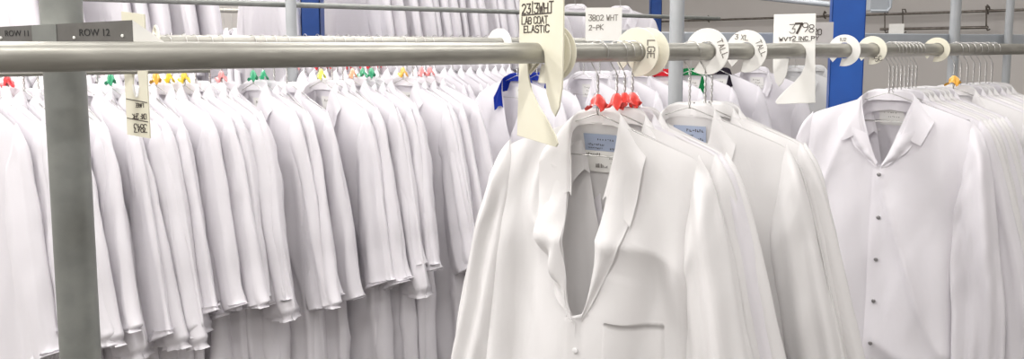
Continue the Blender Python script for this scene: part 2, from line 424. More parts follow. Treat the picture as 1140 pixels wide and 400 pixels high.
# ------------------------------------------------------------------ coat kinds
def label_set(ct, full=True):
    out = []
    if full:
        a = ct.label_plate(-.044, .036, -.064, -.026, M['label_b'], 'brand_label')
        b = ct.label_plate(-.046, .044, -.112, -.0645, M['label_w'], 'size_label')
        out.append((a, [ct.print_marks([(-.012,.026,-.040,.007,'t'),(-.036,.004,-.052,.005,'t'),(-.036,-.002,-.060,.005,'t'),(.016,.030,-.060,.006,'t')])]))
        out.append((b, [ct.print_marks([(-.043,-.010,-.075,.006,'t'),(-.022,.006,-.102,.020,'b'),(.012,.040,-.082,.0035,'t'),(.014,.040,-.092,.0025,'t')])]))
    else:
        a = ct.label_plate(-.036, .036, -.085, -.028, M['label_w'], 'size_label')
        out.append((a, [ct.print_marks([(-.022,.012,-.046,.009,'t'),(-.01,.02,-.060,.007,'t'),(-.022,.010,-.076,.007,'t')], m=M['faint'])]))
    return out
def kit(ct, collar_m=None, label='small', lap=None, pocket=None, buttons=None, sleeves=(-1,1), leaf=1.0, tip=None):
    """list of (name, mesh, [sub meshes])"""
    K = [('shell', ct.body(), [])]
    for sd in sleeves: K.append(('sleeve', ct.sleeve(sd), []))
    tk = dict(tipx=tip[0], tipz=tip[1]) if tip else {}
    K.append(('collar', ct.collar(collar_m, leaf=leaf, **tk), []))
    if label: K += [(m.name.split('.')[0], m, sub) for m, sub in label_set(ct, label == 'full')]
    if lap:
        for sd, w, cr in lap: K.append(('lapel', ct.lapel(sd, w, cr), []))
    for pk in (pocket or []): K.append(('pocket', ct.pocket(*pk), []))
    if buttons: K += [(b.name.split('.')[0], b, []) for b in ct.buttons(*buttons)]
    return K
def put_coat(K, row, t, rz, label, group=None, dz=-.150, name='lab_coat', swap=None, jit=True):
    p = row.p(t); c = thing(name, label, 'coat', (p.x, p.y, p.z + dz), rz, group)
    for nm, me, sub in K:
        if swap and nm == 'collar':
            me = me.copy(); me.materials.clear(); me.materials.append(swap)
        o = obj(nm, me, c)
        for sm in sub: obj(sm.name.split('.')[0], sm, o)
    return c
ORD = 'first second third fourth fifth sixth seventh eighth ninth tenth eleventh twelfth thirteenth fourteenth fifteenth sixteenth seventeenth eighteenth nineteenth twentieth'.split()
def ordw(i):
    if i < 20: return ORD[i]
    tens = {2:'twenty',3:'thirty',4:'forty',5:'fifty'}[(i+1)//10]
    return (tens[:-1]+'ieth') if (i+1) % 10 == 0 else tens + '-' + ORD[(i+1) % 10 - 1]

# ---- front rail, the two coat bunches in the foreground
HA = Coat(11, M['white'], D=.055, L=1.04, brk=-.40, nv=120, nu=220, A=.020, open_low=.0, flare=.075, sb=.05, fold_k=(2,5,7,11), swing=-.035, neck=.058, vexp=.42, tail=.04, dt=.30)
KA = kit(HA, None, 'full', lap=[(-1,.06,.014),(1,.055,.003)], pocket=[(.055,.175,-.40,-.56)], buttons=([-.47,-.60,-.73],M['button']), leaf=.85, tip=(.108,-.20))
HB = Coat(23, M['white'], D=.045, L=1.04, brk=-.34, nv=110, nu=200, A=.011, flare=.085, sb=.045, fold_k=(2,4,7,12), swing=-.02, neck=.064, vexp=.5, tail=.02, dt=.24)
KB = kit(HB, None, 'full', lap=[(-1,.05,.003),(1,.05,.002)], pocket=[(.06,.18,-.42,-.58)], buttons=([-.42,-.55,-.68],M['button']), leaf=.8)
HCc = Coat(31, M['cool'], D=.05, L=1.04, brk=-.20, nv=110, nu=200, A=.016, flare=.03, sb=.045, fold_k=(2,5,8,12), swing=-.03, sl=.66)
KC = kit(HCc, None, 'small', lap=[(-1,.045,.002),(1,.05,.003)], buttons=([-.225,-.36,-.49,-.62,-.75],M['snap']), leaf=1.1, tip=(.11,-.13))
# ---- plainer coats for the packed rows
RV = []
for i in range(8):
    ct = Coat(50+i, M['cool'], D=.022, L=1.0+.02*(i%3), brk=-.26, nv=76, nu=110, A=.009, flare=.085+.012*(i%4), sb=.026, elastic=True, fold_k=(3,5,8), swing=[-.02,.0,-.03,.01,-.01,-.025,.005,-.035][i], sl=[.44,.475,.42,.49,.455,.43,.50,.465][i])
    RV.append(kit(ct, None, 'small', buttons=([-.32,-.45,-.58],M['snap'] if i == 0 else M['button']) if i in (0,3) else None))
FV = []
for i in range(3):                                       # coats of the far and upper racks
    ct = Coat(80+i, M['cool'], D=.02, L=1.02, brk=-.18, nv=30, nu=56, A=.008, flare=.05+.02*i, sb=.028, elastic=False, fold_k=(3,5,8), swing=0)
    FV.append(kit(ct, None, None))
BK = []
for i, (m, sd) in enumerate(((M['white'],90),(M['cool'],91),(M['white'],92))):
    ct = Coat(sd, m, D=.020, L=1.04, brk=-.3, nv=60, nu=110, A=.006, flare=.075+.01*i, sb=.024, fold_k=(3,5,8), swing=-.02)
    BK.append(kit(ct, None, 'small'))

A15 = math.radians(19)
tA = ROW1.s(666)
for i in range(4):
    t = tA + (.032 + .024*i if i else 0)
    lab = ['white lab coat with open notched lapels, nearest in the photo, red-marked hanger',
           'white coat directly behind the open-lapelled lab coat on the front rail',
           'third white coat of the red-marked bunch, seen as a sleeve fold',
           'rearmost white coat of the red-marked bunch, seen as its outer sleeve'][i]
    hl = ['wire hanger with red marker holding the nearest open-lapelled coat', 'second red-marked wire hanger behind the nearest coat collar',
          'third red-marked wire hanger behind the nearest coat collar', 'rearmost red-marked wire hanger behind the nearest coat collar'][i]
    rz = ROWROT + A15 - i*.045
    hanger(ROW1, t, rz, hl, 'red', i, 'red-marked hangers on the front rail')
    put_coat(KA if i == 0 else BK[i-1], ROW1, t, rz, lab, 'lab coats hung from the red-marked hangers')
tB = ROW1.s(769)
for i in range(3):
    t = tB + (.032 + .024*i if i else 0)
    lab = ['white lab coat with barcode neck label beyond the red-marked bunch', 'white coat tucked behind the second front coat with barcode neck label', 'hindmost white coat of the bunch left of the tall card divider'][i]
    hl = ['unmarked wire hanger carrying the coat with barcode neck label', 'middle unmarked wire hanger in front of the TALL size disc', 'rear unmarked wire hanger in front of the TALL size disc'][i]
    rz = ROWROT + A15 - i*.05
    hanger(ROW1, t, rz, hl, None, i, 'unmarked hangers in mid front rail')
    put_coat(KB if i == 0 else BK[(i+1) % 3], ROW1, t, rz, lab, 'lab coats in the middle of the front rail')
tC = ROW1.s(992)
for i in range(8):
    t = tC + i*.024
    lab = 'white coat with four steel snaps and pointed collar beside the blue upright' if i == 0 else f'{ordw(i)} white coat of the bunch headed by the snap-front coat'
    hl = 'foremost bare wire hanger carrying the snap-front coat' if i == 0 else f'{ordw(i)} bare wire hanger in the cluster above the snap-front coat'
    rz = ROWROT + (.22 if i == 0 else .16 - .03*i)
    hanger(ROW1, t, rz, hl, None, i, 'hanger cluster above the snap-front coat')
    put_coat(KC if i == 0 else BK[i % 3], ROW1, t + (0 if i == 0 else .03 + .012*i), rz, lab, 'lab coats at the far end of the front rail')
tD = ROW1.s(1064)
for i in range(7):
    t = tD + i*.05
    lab = 'white coat on the yellow-marked hanger right of the snap-front bunch' if i == 0 else f'{ordw(i)} white coat counted from the yellow-marked hanger towards the end wall'
    hl = 'yellow-marked wire hanger at the far end of the front rail' if i == 0 else f'{ordw(i)} wire hanger counted from the yellow-marked one towards the end wall'
    rz = ROWROT + random.uniform(-.05, .05)
    hanger(ROW1, t, rz, hl, 'amber' if i == 0 else None, i, 'hangers at the far end of the front rail')
    put_coat(BK[i % 3], ROW1, t, rz, lab, 'coats at the far end of the front rail')

# ---- second row
marks = {4:'deepred', 10:'deepred', 17:'deepred', 33:'lime', 55:'lime', 127:'green', 172:'amber', 184:'yellow', 196:'yellow', 206:'yellow', 245:'pink', 266:'green', 276:'green', 286:'green', 360:'lime', 388:'peach', 399:'green', 407:'green', 452:'amber', 470:'pink', 480:'pink'}
land = [(75,'thick grey post'), (276,'green-marked hangers'), (340,'front-facing coat with chest snaps'), (455,'amber-marked hanger')]
t = ROW2.s(-30); tend = ROW2.s(482); ts = []
gaps = {246:.065, 326:.085, 430:.06}
while t < tend:
    px = 570 + F*(ROW2.p(t).x/ROW2.p(t).y)/cp
    ts.append((t, px))
    st = random.uniform(.032, .044)
    nx = 570 + F*(ROW2.p(t+st).x/ROW2.p(t+st).y)/cp
    for g in gaps:
        if px < g <= nx: st += gaps[g]
    t += st
cnt = {}
R2 = random.Random(5)
for i, (t, px) in enumerate(ts):
    if px < 66: lm, base = 'left of the thick grey post', 'a'
    elif px < 252: lm, base = 'right of the thick grey post', 'b'
    elif px < 334: lm, base = 'onwards from the green-marked hangers', 'c'
    elif px < 436: lm, base = 'from the front-facing coat onwards', 'd'
    else: lm, base = 'from the amber-marked hanger onwards', 'e'
    n = cnt.get(base, 0); cnt[base] = n + 1
    mk = min(marks, key=lambda q: abs(q-px))
    mk = marks[mk] if abs(mk-px) < 6.5 else None
    rz = ROWROT + R2.uniform(-.09, .09) + (.30 if base in 'ab' else .14) + (.16 if base in 'd' and n == 0 else 0) + (.10 if base == 'e' and n == 0 else 0)
    if base == 'd' and n == 0: lab = 'front-facing white coat with neck label and snaps, second row'
    elif base == 'a' and n == 0: lab = 'leftmost white elastic-cuffed coat of the second row'
    else: lab = f'{ordw(n)} elastic-cuffed coat {lm}, second row'
    mt = f'{dict(deepred="red", lime="yellow").get(mk, mk)}-marked ' if mk else 'bare '
    hl = f'{mt}wire hanger, {ordw(n)} {lm}, second rail'
    hanger(ROW2, t, rz, hl, mk, i, 'hangers on the second rail')
    cc = put_coat(RV[0] if (base == 'd' and n == 0) else RV[R2.randrange(8)], ROW2, t, rz, lab, 'elastic-cuffed coats packed on the second rail', dz=-.150+R2.uniform(-.01,.004))
    cc.scale = (1, 1, R2.uniform(.94, 1.05))
KS = kit(Coat(64, M['cool'], D=.022, L=1.02, brk=-.24, nv=46, nu=84, A=.007, flare=.09, sb=.026, elastic=True, fold_k=(3,5,8), sl=.48), None, 'small', leaf=.45, tip=(.085,-.125))
# coloured collars and the looser coats further along the second rail
for px, sw, lab, hl, dr in (
        (576, 'blue_c', 'white coat with a bright blue collar behind the tall ivory divider', 'wire hanger of the blue-collared coat', .12),
        (598, 'blue_c', 'second blue-collared white coat, glimpsed through the ivory divider slot', 'wire hanger behind the blue-collared coat', .05),
        (650, None, 'white coat whose shoulder shows behind the red hanger markers', 'wire hanger of the coat behind the red markers', 0),
        (668, None, 'white coat shoulder just right of the red hanger markers', 'wire hanger of the coat just right of the red markers', 0),
        (690, None, 'crumpled white coat shoulder midway between red markers and grey pole', 'wire hanger midway between red markers and grey pole', 0),
        (712, None, 'white coat shoulder under the LGE size disc', 'wire hanger under the LGE size disc', 0),
        (738, 'red_c', 'white coat with red collar left of the slim grey pole', 'wire hanger of the red-collared coat', 0),
        (770, 'green_c', 'white coat with green collar right of the slim grey pole', 'wire hanger of the green-collared coat', .1),
        (800, 'black_c', 'white coat with black collar beneath the TALL size disc', 'wire hanger of the black-collared coat', .1),
        (842, None, 'white coat beneath the 3 XL TALL size disc', 'wire hanger of the coat under the 3 XL TALL disc', .25)):
    t = ROW2.s(px)
    hanger(ROW2, t, ROWROT+dr, hl)
    put_coat(KS, ROW2, t, ROWROT+dr, lab, swap=M[sw] if sw else None)
TH = Coat(71, M['thin'], D=.03, L=1.0, brk=-.2, nv=50, nu=90, A=.006, flare=.04, sb=.03, fold_k=(2,4,7))
KT = kit(TH, None, None)
for px, lab, hl in ((886, 'thin greyish coat hanging behind the 3798 divider', 'wire hanger of the thin greyish coat'), (905, 'second thin greyish coat between the 3798 divider and blue upright', 'second wire hanger behind the 3798 divider')):
    t = ROW2.s(px); hanger(ROW2, t, ROWROT+.3, hl); put_coat(KT, ROW2, t, ROWROT+.3, lab)
# back side of the second rack: only tops show
t = ROW2B.s(-20); k = 0
R3 = random.Random(9)
bmk = lambda px: 'green' if px < 52 else 'orange' if 92 < px < 130 else 'deepred' if 345 < px < 440 and R3.random() < .8 else 'pink' if 300 < px < 330 else None
while t < ROW2B.s(560):
    px = 570 + F*(ROW2B.p(t).x/ROW2B.p(t).y)/cp
    rz = ROWROT + R3.uniform(-.08, .08)
    if not (215 < px < 318):
        mk = bmk(px)
        hanger(ROW2B, t, rz, f'{(dict(deepred="red").get(mk, mk) + "-marked ") if mk else "bare "}wire hanger, {ordw(k)} along the rail behind the second row', mk, k, 'hangers on the rail behind the second row')
        put_coat(FV[k % 3], ROW2B, t, rz, f'{ordw(k)} white coat from the left on the rail behind the second row', 'coats on the rail behind the second row', dz=-.14)
        k += 1
    t += R3.uniform(.042, .054)
# upper tier behind: groups of long white coats
def upper(row, pxs, what, grp, dz=-.150, rzo=0, K=FV):
    for i, px in enumerate(pxs):
        t = row.s(px); rz = ROWROT + rzo + R3.uniform(-.06, .06)
        hanger(row, t, rz, f'{ordw(i)} wire hanger {what}', None, i, 'hangers ' + grp)
        put_coat(K[i % len(K)], row, t, rz, f'{ordw(i)} white coat {what}', 'coats ' + grp, dz)
upper(ROW3, [-20, 5, 28], 'of the upper bunch left of the thick post', 'in the upper bunch left of the post', rzo=.5)
upper(ROW3, [92, 115, 135, 155, 172, 188], 'of the upper bunch above the ROW sign', 'in the upper bunch above the sign', rzo=.3)
upper(ROW3, [296, 308], 'of the upper pair left of the dark blue upright', 'in the upper pair by the blue upright', rzo=.0)
upper(ROW3, [i for i in range(386, 572, 10)], 'of the packed upper bunch beyond the dark blue upright', 'in the packed upper bunch', rzo=.1)
ROWF = Row(670, 5.6, 2.03)
upper(ROWF, [590, 612, 640, 690], 'of the distant bunch above the divider discs', 'in the distant bunch', rzo=.75)
ROWG = Row(250, 5.4, 1.86)
upper(ROWG, [i for i in range(205, 300, 9)], 'of the shaded bunch seen through the gap by the sign', 'in the shaded far bunch', rzo=0)

# ------------------------------------------------------------------ rails, posts, uprights
def rail(row, px0, px1, label, r=RR, m='galv', name='hanging_rail', seg=2):
    a, b = row.p(row.s(px0)), row.p(row.s(px1)); mid = (a+b)/2
    mb = MB(); d = (b-a); n = 14
    mb.tube([a-mid + d*i/n for i in range(n+1)], r, 32)
    o = mb.build(name, M[m], None, mid); autosmooth(o); tag(o, label, 'rail'); return o
rail(ROW1, -160, 1150, 'thick galvanised steel pipe rail running across the front')
rail(ROW2, -120, 1000, 'galvanised pipe rail of the second row, glimpsed above the front rail')
rail(ROW2B, -120, 760, 'pipe rail behind the second row', r=.017)
rail(ROW3, -90, 600, 'upper pipe rail carrying the bunches behind')
rail(ROWF, 560, 760, 'distant pipe rail carrying the far coats above the discs', r=.014)
rail(ROWG, 170, 335, 'slim pipe rail in the gap by the sign', r=.016)
BAR = Row(470, 3.55, 0); BAR.o.z = at(470, 10, 3.55).z
rail(BAR, 60, 800, 'slim steel bar crossing in front of the upper coats', r=.0115, m='galv_post', name='steel_bar')
def post(p, r, z0, z1, label, m, name='support_post'):
    t = thing(name, label, 'post', (p.x, p.y, 0))
    mb = MB(); mb.tube([(0,0,z0 + (z1-z0)*i/6) for i in range(7)], r, 32); autosmooth(mb.build('pipe', M[m], t))
    mb = MB(); mb.tube([(0,0,.0),(0,0,.012),(0,0,.013),(0,0,.05)], [r*2.2, r*2.2, r*1.35, r*1.25], 28); autosmooth(mb.build('floor_flange', M[m], t))
    return t
CEIL = 3.3
post(at(70.5, 50, 1.205), .0298, .01, CEIL, 'thick grey steel post behind the front rail at far left', 'galv_post')
post(at(325, 50, 3.1), .0215, .01, CEIL, 'slim grey post rising behind the green-marked coats', 'grey_paint')
post(at(753, 50, 2.72), .0255, .01, CEIL, 'slim grey post right of the LGE size disc', 'grey_paint')
post(at(1062, 50, 3.45), .022, .01, CEIL, 'grey post above the yellow-marked hanger', 'grey_paint')
post(at(1122, 50, 3.55), .0165, .01, CEIL, 'slimmest grey post near the right edge of the beam', 'grey_paint')
def upright(p, w, dep, label, m, rz):
    t = thing('rack_upright', label, 'upright', (p.x, p.y, 0), rz)
    mb = MB(); th = .004                                       # C section with turned lips
    for b in ((-w/2,w/2,-dep/2,-dep/2+th),(-w/2,-w/2+th,-dep/2,dep/2),(w/2-th,w/2,-dep/2,dep/2),(-w/2,-w/2+.03,dep/2-th,dep/2),(w/2-.03,w/2,dep/2-th,dep/2)):
        mb.box(*b, .008, CEIL)
    mb.build('channel', M[m], t)
    mb = MB(); mb.box(-w*.8,w*.8,-dep*.7,dep*.7,0,.008); mb.build('foot_plate', M[m], t)
    return t
upright(at(942, 50, 2.95), .118, .09, 'tall bright blue rack upright between divider and snap-front coat', 'blue', -.30)
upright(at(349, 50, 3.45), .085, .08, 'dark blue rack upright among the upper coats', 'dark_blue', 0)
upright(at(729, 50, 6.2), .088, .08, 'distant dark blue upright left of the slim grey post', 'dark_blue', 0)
# blue-grey beam with its end plate and bolts
b0, b1 = at(668, 43, 2.82), at(1190, 43.5, 3.75)
ang = math.atan2(b1.y-b0.y, b1.x-b0.x); Lb = math.hypot(b1.x-b0.x, b1.y-b0.y)
bt = thing('cross_beam', 'blue-grey horizontal beam behind the front rail at right', 'beam', b0, ang)
mb = MB(); mb.box(.06, Lb, 0, .05, -.026, .026); mb.build('channel', M['beam_paint'], bt, bev=.004)
mb = MB(); mb.prism([(-.005,-.03),(.11,-.03),(.11,.032),(.02,.032)], -.006, -.001); mb.build('end_plate', M['grey_paint'], bt)
for x, z in ((.045,.015),(.345,.012)):
    mb = MB(); mb.tube([(x,-.003,z),(x,-.012,z),(x,-.014,z)], [.012,.012,.008], 6); mb.build('bolt', M['wire'], bt)
# bar below the front rail with the tag hanging from it
UB = Row(120, 1.62, 0); UB.o.z = at(120, 80.3, 1.62).z
rail(UB, -80, 232, 'thin steel bar just beneath the front rail at left', r=.0055, m='galv', name='steel_bar')

# ------------------------------------------------------------------ dividers and discs
def frame_at(row, t, dz=0, rot=0):
    return row.p(t) + Vector((0,0,dz)), ROWROT + rot
k1, k2 = 1/556., 1/345.
DIV = [(-19,72),(28,72),(28,6),(27,-36),(24,-58),(20,-68),(16,-61),(11,-44),(9,-20),(9,-4),(8,2),(5,7),(0,10),(-5,9),(-9,4),(-10,-6),(-9,-28),(-5,-44),(2,-58),(11,-72),(20,-88),(23,-97),(21,-101),(-22,-95),(-20,-20)]
def divider(name, label, row, t, flipx=False, texts=(), topz=None, rot=0, s=1, m='ivory', upside=False, dz=0, under=None, th=.004):
    p, rz = frame_at(row, t, dz, rot)
    o = thing(name, label, 'divider', p, rz)
    poly = [((-x if flipx else x)*k2*s, (topz if (topz and z == 72) else z*k1*s)) for x, z in DIV]
    if upside: poly = [(x, -z) for x, z in poly]
    if flipx != upside: poly = poly[::-1]
    mb = MB(); mb.prism(poly, -th/2, th/2); pl = mb.build('plate', M[m], o, bev=.0009)
    mb = MB()
    for a in texts: write(mb, a[0], a[1], a[2], a[3], y=-th/2-.0003, seed=len(a[0]), **(a[4] if len(a) > 4 else {}))
    if under:
        for u in under: stroke(mb, u[0], u[1], y=-th/2-.0003)
    if mb.V: mb.build('handwriting', M['ink'], o)
    return o
divider('size_divider', 'tall ivory plastic divider marked LAB COAT ELASTIC on the front rail', ROW1, ROW1.s(598), texts=[
    ('23|3WHT', -.046, .079, .0195, dict(th=.0026, asp=.62, adv=1.28)), ('LAB COAT', -.047, .058, .0135, dict(th=.002, asp=.66, adv=1.25)), ('ELASTIC', -.040, .041, .0135, dict(th=.0022, asp=.74, adv=1.25))],
    under=[([(-.048,.0755),(.046,.0775)], .0025)])
divider('size_divider', 'white plastic divider marked 3798 left of the blue upright', ROW1, ROW1.s(888), flipx=True, s=.80, rot=.3, topz=.098, m='whitep', texts=[
    ('3', -.022, .048, .022, dict(th=.0016, asp=.62)), ('7', -.006, .048, .024, dict(th=.0055, asp=.62)), ('98', .012, .050, .021, dict(th=.0018, asp=.6)), ('WVT', -.048, .027, .009, dict(th=.0022, asp=1.0, jit=.6)), ('2 INC PY', -.014, .028, .0105, dict(th=.0018, asp=.75))],
    under=[([(-.014,.024),(.034,.026)], .0012)])
# upside-down tag on the bar under the rail
ut = UB.s(150); p = UB.p(ut)
o = thing('hanging_tag', 'ivory plastic tag hanging upside down left of the yellow markers', 'divider', p, -.25)
sc = 1.62/850
poly = [(-15,71),(15,66),(15,-77),(-14,-71)]
hole = [(4*math.cos(a)*1.0 + (-1 if math.sin(a) < 0 else 0), -14 + 15*math.sin(a)) for a in np.linspace(0, 2*PI, 21)[:-1]]
# plate with a keyhole: outline and hole joined by a slit
ring = poly[:2] + [poly[2], poly[3]]
mb = MB(); nh = len(hole)
V = []; 
outer = []; hole = []
TA, TZ = 15, -14
ca_ = sorted(list(np.linspace(0, 2*PI, 25)[:-1] + .03) + [math.atan2(80, 15), math.atan2(80, -15), 2*PI + math.atan2(-60, -15), 2*PI + math.atan2(-60, 15)])
for a in ca_:
    c, s_ = math.cos(a), math.sin(a); k = min(15/max(abs(c), 1e-6), (80 if s_ > 0 else 60)/max(abs(s_), 1e-6))
    outer.append((c*k, TZ + s_*k - c*k*.12)); hole.append((4*c, TZ + 15*s_))
nh = len(hole)
for yy in (-.002, .002):
    V += [(x*sc, yy, z*sc) for x, z in outer] + [(x*sc, yy, z*sc) for x, z in hole]
Fq = []
for i in range(nh):
    j = (i+1) % nh
    Fq += [(i, j, nh+j, nh+i)[::-1], (2*nh+i, 2*nh+j, 3*nh+j, 3*nh+i), (i, j, 2*nh+j, 2*nh+i), (nh+i, nh+j, 3*nh+j, 3*nh+i)[::-1]]
mb.add(V, Fq); mb.build('plate', M['ivory'], o)
mb = MB()
for tx, x, z, h, th in (('3843', 12, -58, 9, .0016), ('OXF 2PK', 12, -46, 6, .0013), ('LARGE', 9, -34, 4.5, .0012)):
    write(mb, tx, x*sc, (z-2)*sc, h*sc, y=-.0023, th=th, rot=PI, asp=.42, adv=1.15, seed=3)
for z in (-33, -55): stroke(mb, [(-14*sc, (z+2)*sc), (14*sc, (z-2)*sc)], .0018, y=-.0023)
mb.build('handwriting', M['ink'], o)
mb = MB(); mb.tube([(x*sc, -.0005, z*sc) for x, z in hole if z < -14], .0022, 8); mb.build('hole_rim', M['whitep'], o)

def disc_mesh(R, r, th=.003, slot=.9):
    """round size marker with a rail hole and a slot to its rim, facing -y"""
    n = 48; a0 = math.radians(-90-18); V = []; 
    angs = np.linspace(math.radians(-118+15), math.radians(242-15), n)
    pin = [(r*math.cos(a), r*math.sin(a)) for a in angs]
    pout = [(R*math.cos(a), R*math.sin(a)) for a in angs]
    mb = MB(); V = [(x,y,z) for y in (-th/2, th/2) for x, z in pin+pout]
    Fq = []
    for i in range(n-1):
        Fq += [(i, n+i, n+i+1, i+1)[::-1], (2*n+i, 2*n+i+1, 3*n+i+1, 3*n+i)[::-1], (i, i+1, 2*n+i+1, 2*n+i)[::-1], (n+i, 3*n+i, 3*n+i+1, n+i+1)[::-1]]
    Fq += [(0, 2*n, 3*n, n), (n-1, 2*n-1, 4*n-1, 3*n-1)]
    return mb.add(V, Fq)
def disc(label, row, px, R, text='', m='cream', rot=0, ang=0, tx=(0,0,.02), ink='ink', tilt=0, spin=0, r=None):
    t = row.s(px); p = row.p(t)
    more = text.split('/')[1:]; text = text.split('/')[0]
    o = thing('size_disc', label, 'disc', p, ROWROT + rot, 'round size discs')
    mb = disc_mesh(R, r or .0225); pl = mb.build('disc', M[m], o, bev=.0008); pl.rotation_euler = (0, spin, 0)
    if text:
        mb = MB(); write(mb, text, tx[0], tx[1], tx[2], y=-.0019, th=tx[2]*.13, rot=ang, seed=len(text))
        if more: write(mb, more[0], .024, .024, .013, y=-.0019, th=.0016, rot=-1.15, seed=8)
        mb.build('handwriting', M[ink], o)
    return o
QR = .5
disc('cream size disc stacked right behind the tall ivory divider', ROW1, 606, .061, rot=.35)
disc('second cream size disc stacked behind the tall ivory divider', ROW1, 611, .061, rot=.42)
disc('round cream size disc marked LGE above the red-marked bunch', ROW1, 709, .054, 'LGE', rot=.25, ang=-PI/2, tx=(.028,.026,.017), ink='faint')
disc('blank cream size disc overlapped by the LGE disc', ROW1, 721, .054, rot=.25)
disc('round size disc lettered TALL behind the bare hanger hooks', ROW1, 787, .0555, 'TALL', rot=.25, ang=-1.2, tx=(.026,.026,.014), ink='faint', spin=.4, m='whitep')
disc('round size disc lettered 3 XL TALL left of the 3798 divider', ROW1, 831, .053, '3 XL/TALL', rot=.25, ang=-.1, tx=(-.030,.031,.0125), ink='faint', m='whitep')
disc('plain cream size disc in front of the blue upright', ROW1, 940, .045, '1U2', rot=.2, ang=0, tx=(-.012,.027,.009), ink='faint', m='whitep')
disc('size disc lettered SC right of the blue upright', ROW1, 971, .042, 'SC', rot=.2, ang=.3, tx=(.012,-.034,.014), ink='faint')
disc('last cream size disc near the right end of the front rail', ROW1, 1043, .040, rot=.2, m='ivory')
disc('pale size disc on the second rail left of the ivory divider', ROW2, 556, .058, rot=.35, m='whitep')
disc('small pale size disc on the second rail near the 3798 divider', ROW2, 858, .040, rot=.3, m='cream')
disc('pale size disc lettered LET beyond the sign\'s white end', ROW2, 174, .052, 'LET', rot=.0, ang=-.3, tx=(-.016,.036,.012), ink='faint', m='ivory')
disc('pale size disc on the second rail beneath the tall ivory divider', ROW2, 610, .058, rot=.3, m='whitep')
# cards
def card(name, label, p, w, h, rz, lines, m='paper', ink='ink', tilt=0):
    o = thing(name, label, 'card', p, rz); mb = MB(); mb.box(-w/2,w/2,-.001,.001,-h/2,h/2); mb.build('card', M[m], o)
    mb = MB()
    for tx, x, z, hh, th in lines: write(mb, tx, x, z, hh, y=-.0013, th=th, asp=.55, seed=len(tx))
    if mb.V: mb.build('handwriting', M[ink], o)
    return o
card('row_card', 'small white card handwritten 3802 WHT behind the front rail', at(672, 27, 2.45), .115, .105, -.12, [('3802 WHT', -.048, .012, .017, .0022), ('2-PK', -.046, -.018, .016, .0022)], ink='faint')
card('row_card', 'grey-white card ending in SRO beside the blue upright', at(911, 38, 2.75), .10, .085, -.2, [('SRO', -.034, -.003, .022, .003)], m='grey_card')
card('row_card', 'blank cream card pinned to the hanging rod near the end wall', at(998, 32, 5.9), .105, .075, -.6, [])

# ------------------------------------------------------------------ row sign
zt = ROW1.o.z + RR
A = at(-14, 43, 1.16); B = at(148.5, 43, 1.093); A.z = B.z = zt
ax = (B-A).to_2d(); Ls = ax.length; rz = math.atan2(ax.y, ax.x)
o = thing('row_sign', 'dark grey row sign with white end on the front rail by the thick post', 'sign', A, rz)
h0, h1 = .0215, .0305; dp = .034
mb = MB(); Vv = [(0,0,0),(0,0,h0),(0,dp,0),(Ls,0,0),(Ls,0,h1),(Ls+.024,dp,0)]
mb.add(Vv, [(0,1,2)[::1],(3,5,4),(0,3,4,1),(1,4,5,2),(0,2,5,3)]); mb.build('folded_plate', M['whitep'], o)
def face(x0, x1, y=-.0012):
    zz = lambda x: h0 + (h1-h0)*x/Ls
    mb = MB(); V = [(x,yy,z) for yy in (y, -.0001) for x, z in ((x0,0),(x1,0),(x1,zz(x1)),(x0,zz(x0)))]
    return mb.add(V, [(0,1,2,3),(7,6,5,4),(0,4,5,1),(1,5,6,2),(2,6,7,3),(3,7,4,0)])
xs = lambda px: Ls*(px+14)/162.5
def font_text(body, size, x, z, parent, m):
    cu = bpy.data.curves.new('lettering', 'FONT'); cu.body = body; cu.size = size; cu.extrude = .0002; cu.align_x = 'CENTER'
    to = bpy.data.objects.new('t', cu); C.objects.link(to); dg = bpy.context.evaluated_depsgraph_get(); dg.update()
    me = bpy.data.meshes.new_from_object(to.evaluated_get(dg)); bpy.data.objects.remove(to)
    me.materials.clear(); me.materials.append(m); q = obj('lettering', me, parent); q.rotation_euler = (PI/2,0,0); q.location = (x,-.0016,z); return q
for px0, px1, tx, cx, sz in ((-14,39,'ROW 11',22,.0125),(67,148.4,'ROW 12',108,.0145)):
    f = face(xs(px0), xs(px1)).build('name_plate', M['sign'], o); font_text(tx, sz, xs(cx), .0085, f, M['signink'])
face(xs(39.3), xs(66.7), -.002).build('tape_band', M['galv_post'], o)
for px, dz in ((3,.006),(86,.006),(138,.0085)):
    mb = MB(); mb.tube([(xs(px),-.001,dz),(xs(px),-.0025,dz),(xs(px),-.003,dz)], [.0022,.0022,.0012], 10); mb.build('rivet', M['whitep'], o)

# ------------------------------------------------------------------ end wall, its rods and hooks
WN = Vector((-DX, -DY, 0)); WP = Vector((4.73, 5.0, 0)); WD = Vector((-DY, DX, 0))
def wallpt(px, off=.0):
    k = (px-570)/F*cp; o_ = WP + WN*off
    t = (o_.x - k*o_.y)/(k*WD.y - WD.x); return o_ + WD*t
def struct(name, mb, m):
    o = mb.build(name, M[m]); o['kind'] = 'structure'; return o
M['wall'] = noise_mat('beige_grey_wall_paint', (.56,.53,.505), (.60,.57,.54), 1.2, .7, 0, .02)
M['wall2'] = noise_mat('pale_wall_paint', (.55,.53,.51), (.6,.58,.56), 1.2, .7)
M['floor'] = noise_mat('dark_concrete', (.10,.095,.09), (.16,.15,.14), 3, .7, 0, .05)
M['ceil'] = noise_mat('white_ceiling_paint', (.8,.8,.79), (.83,.83,.82), 2, .8)
rm = Matrix.Rotation(math.atan2(DY, DX), 4, 'Z')          # room aligned with the rows
inv = rm.inverted()
e = (inv @ WP).x
X0, X1, Y0, Y1 = -5.5, e, -3.2, 7.6
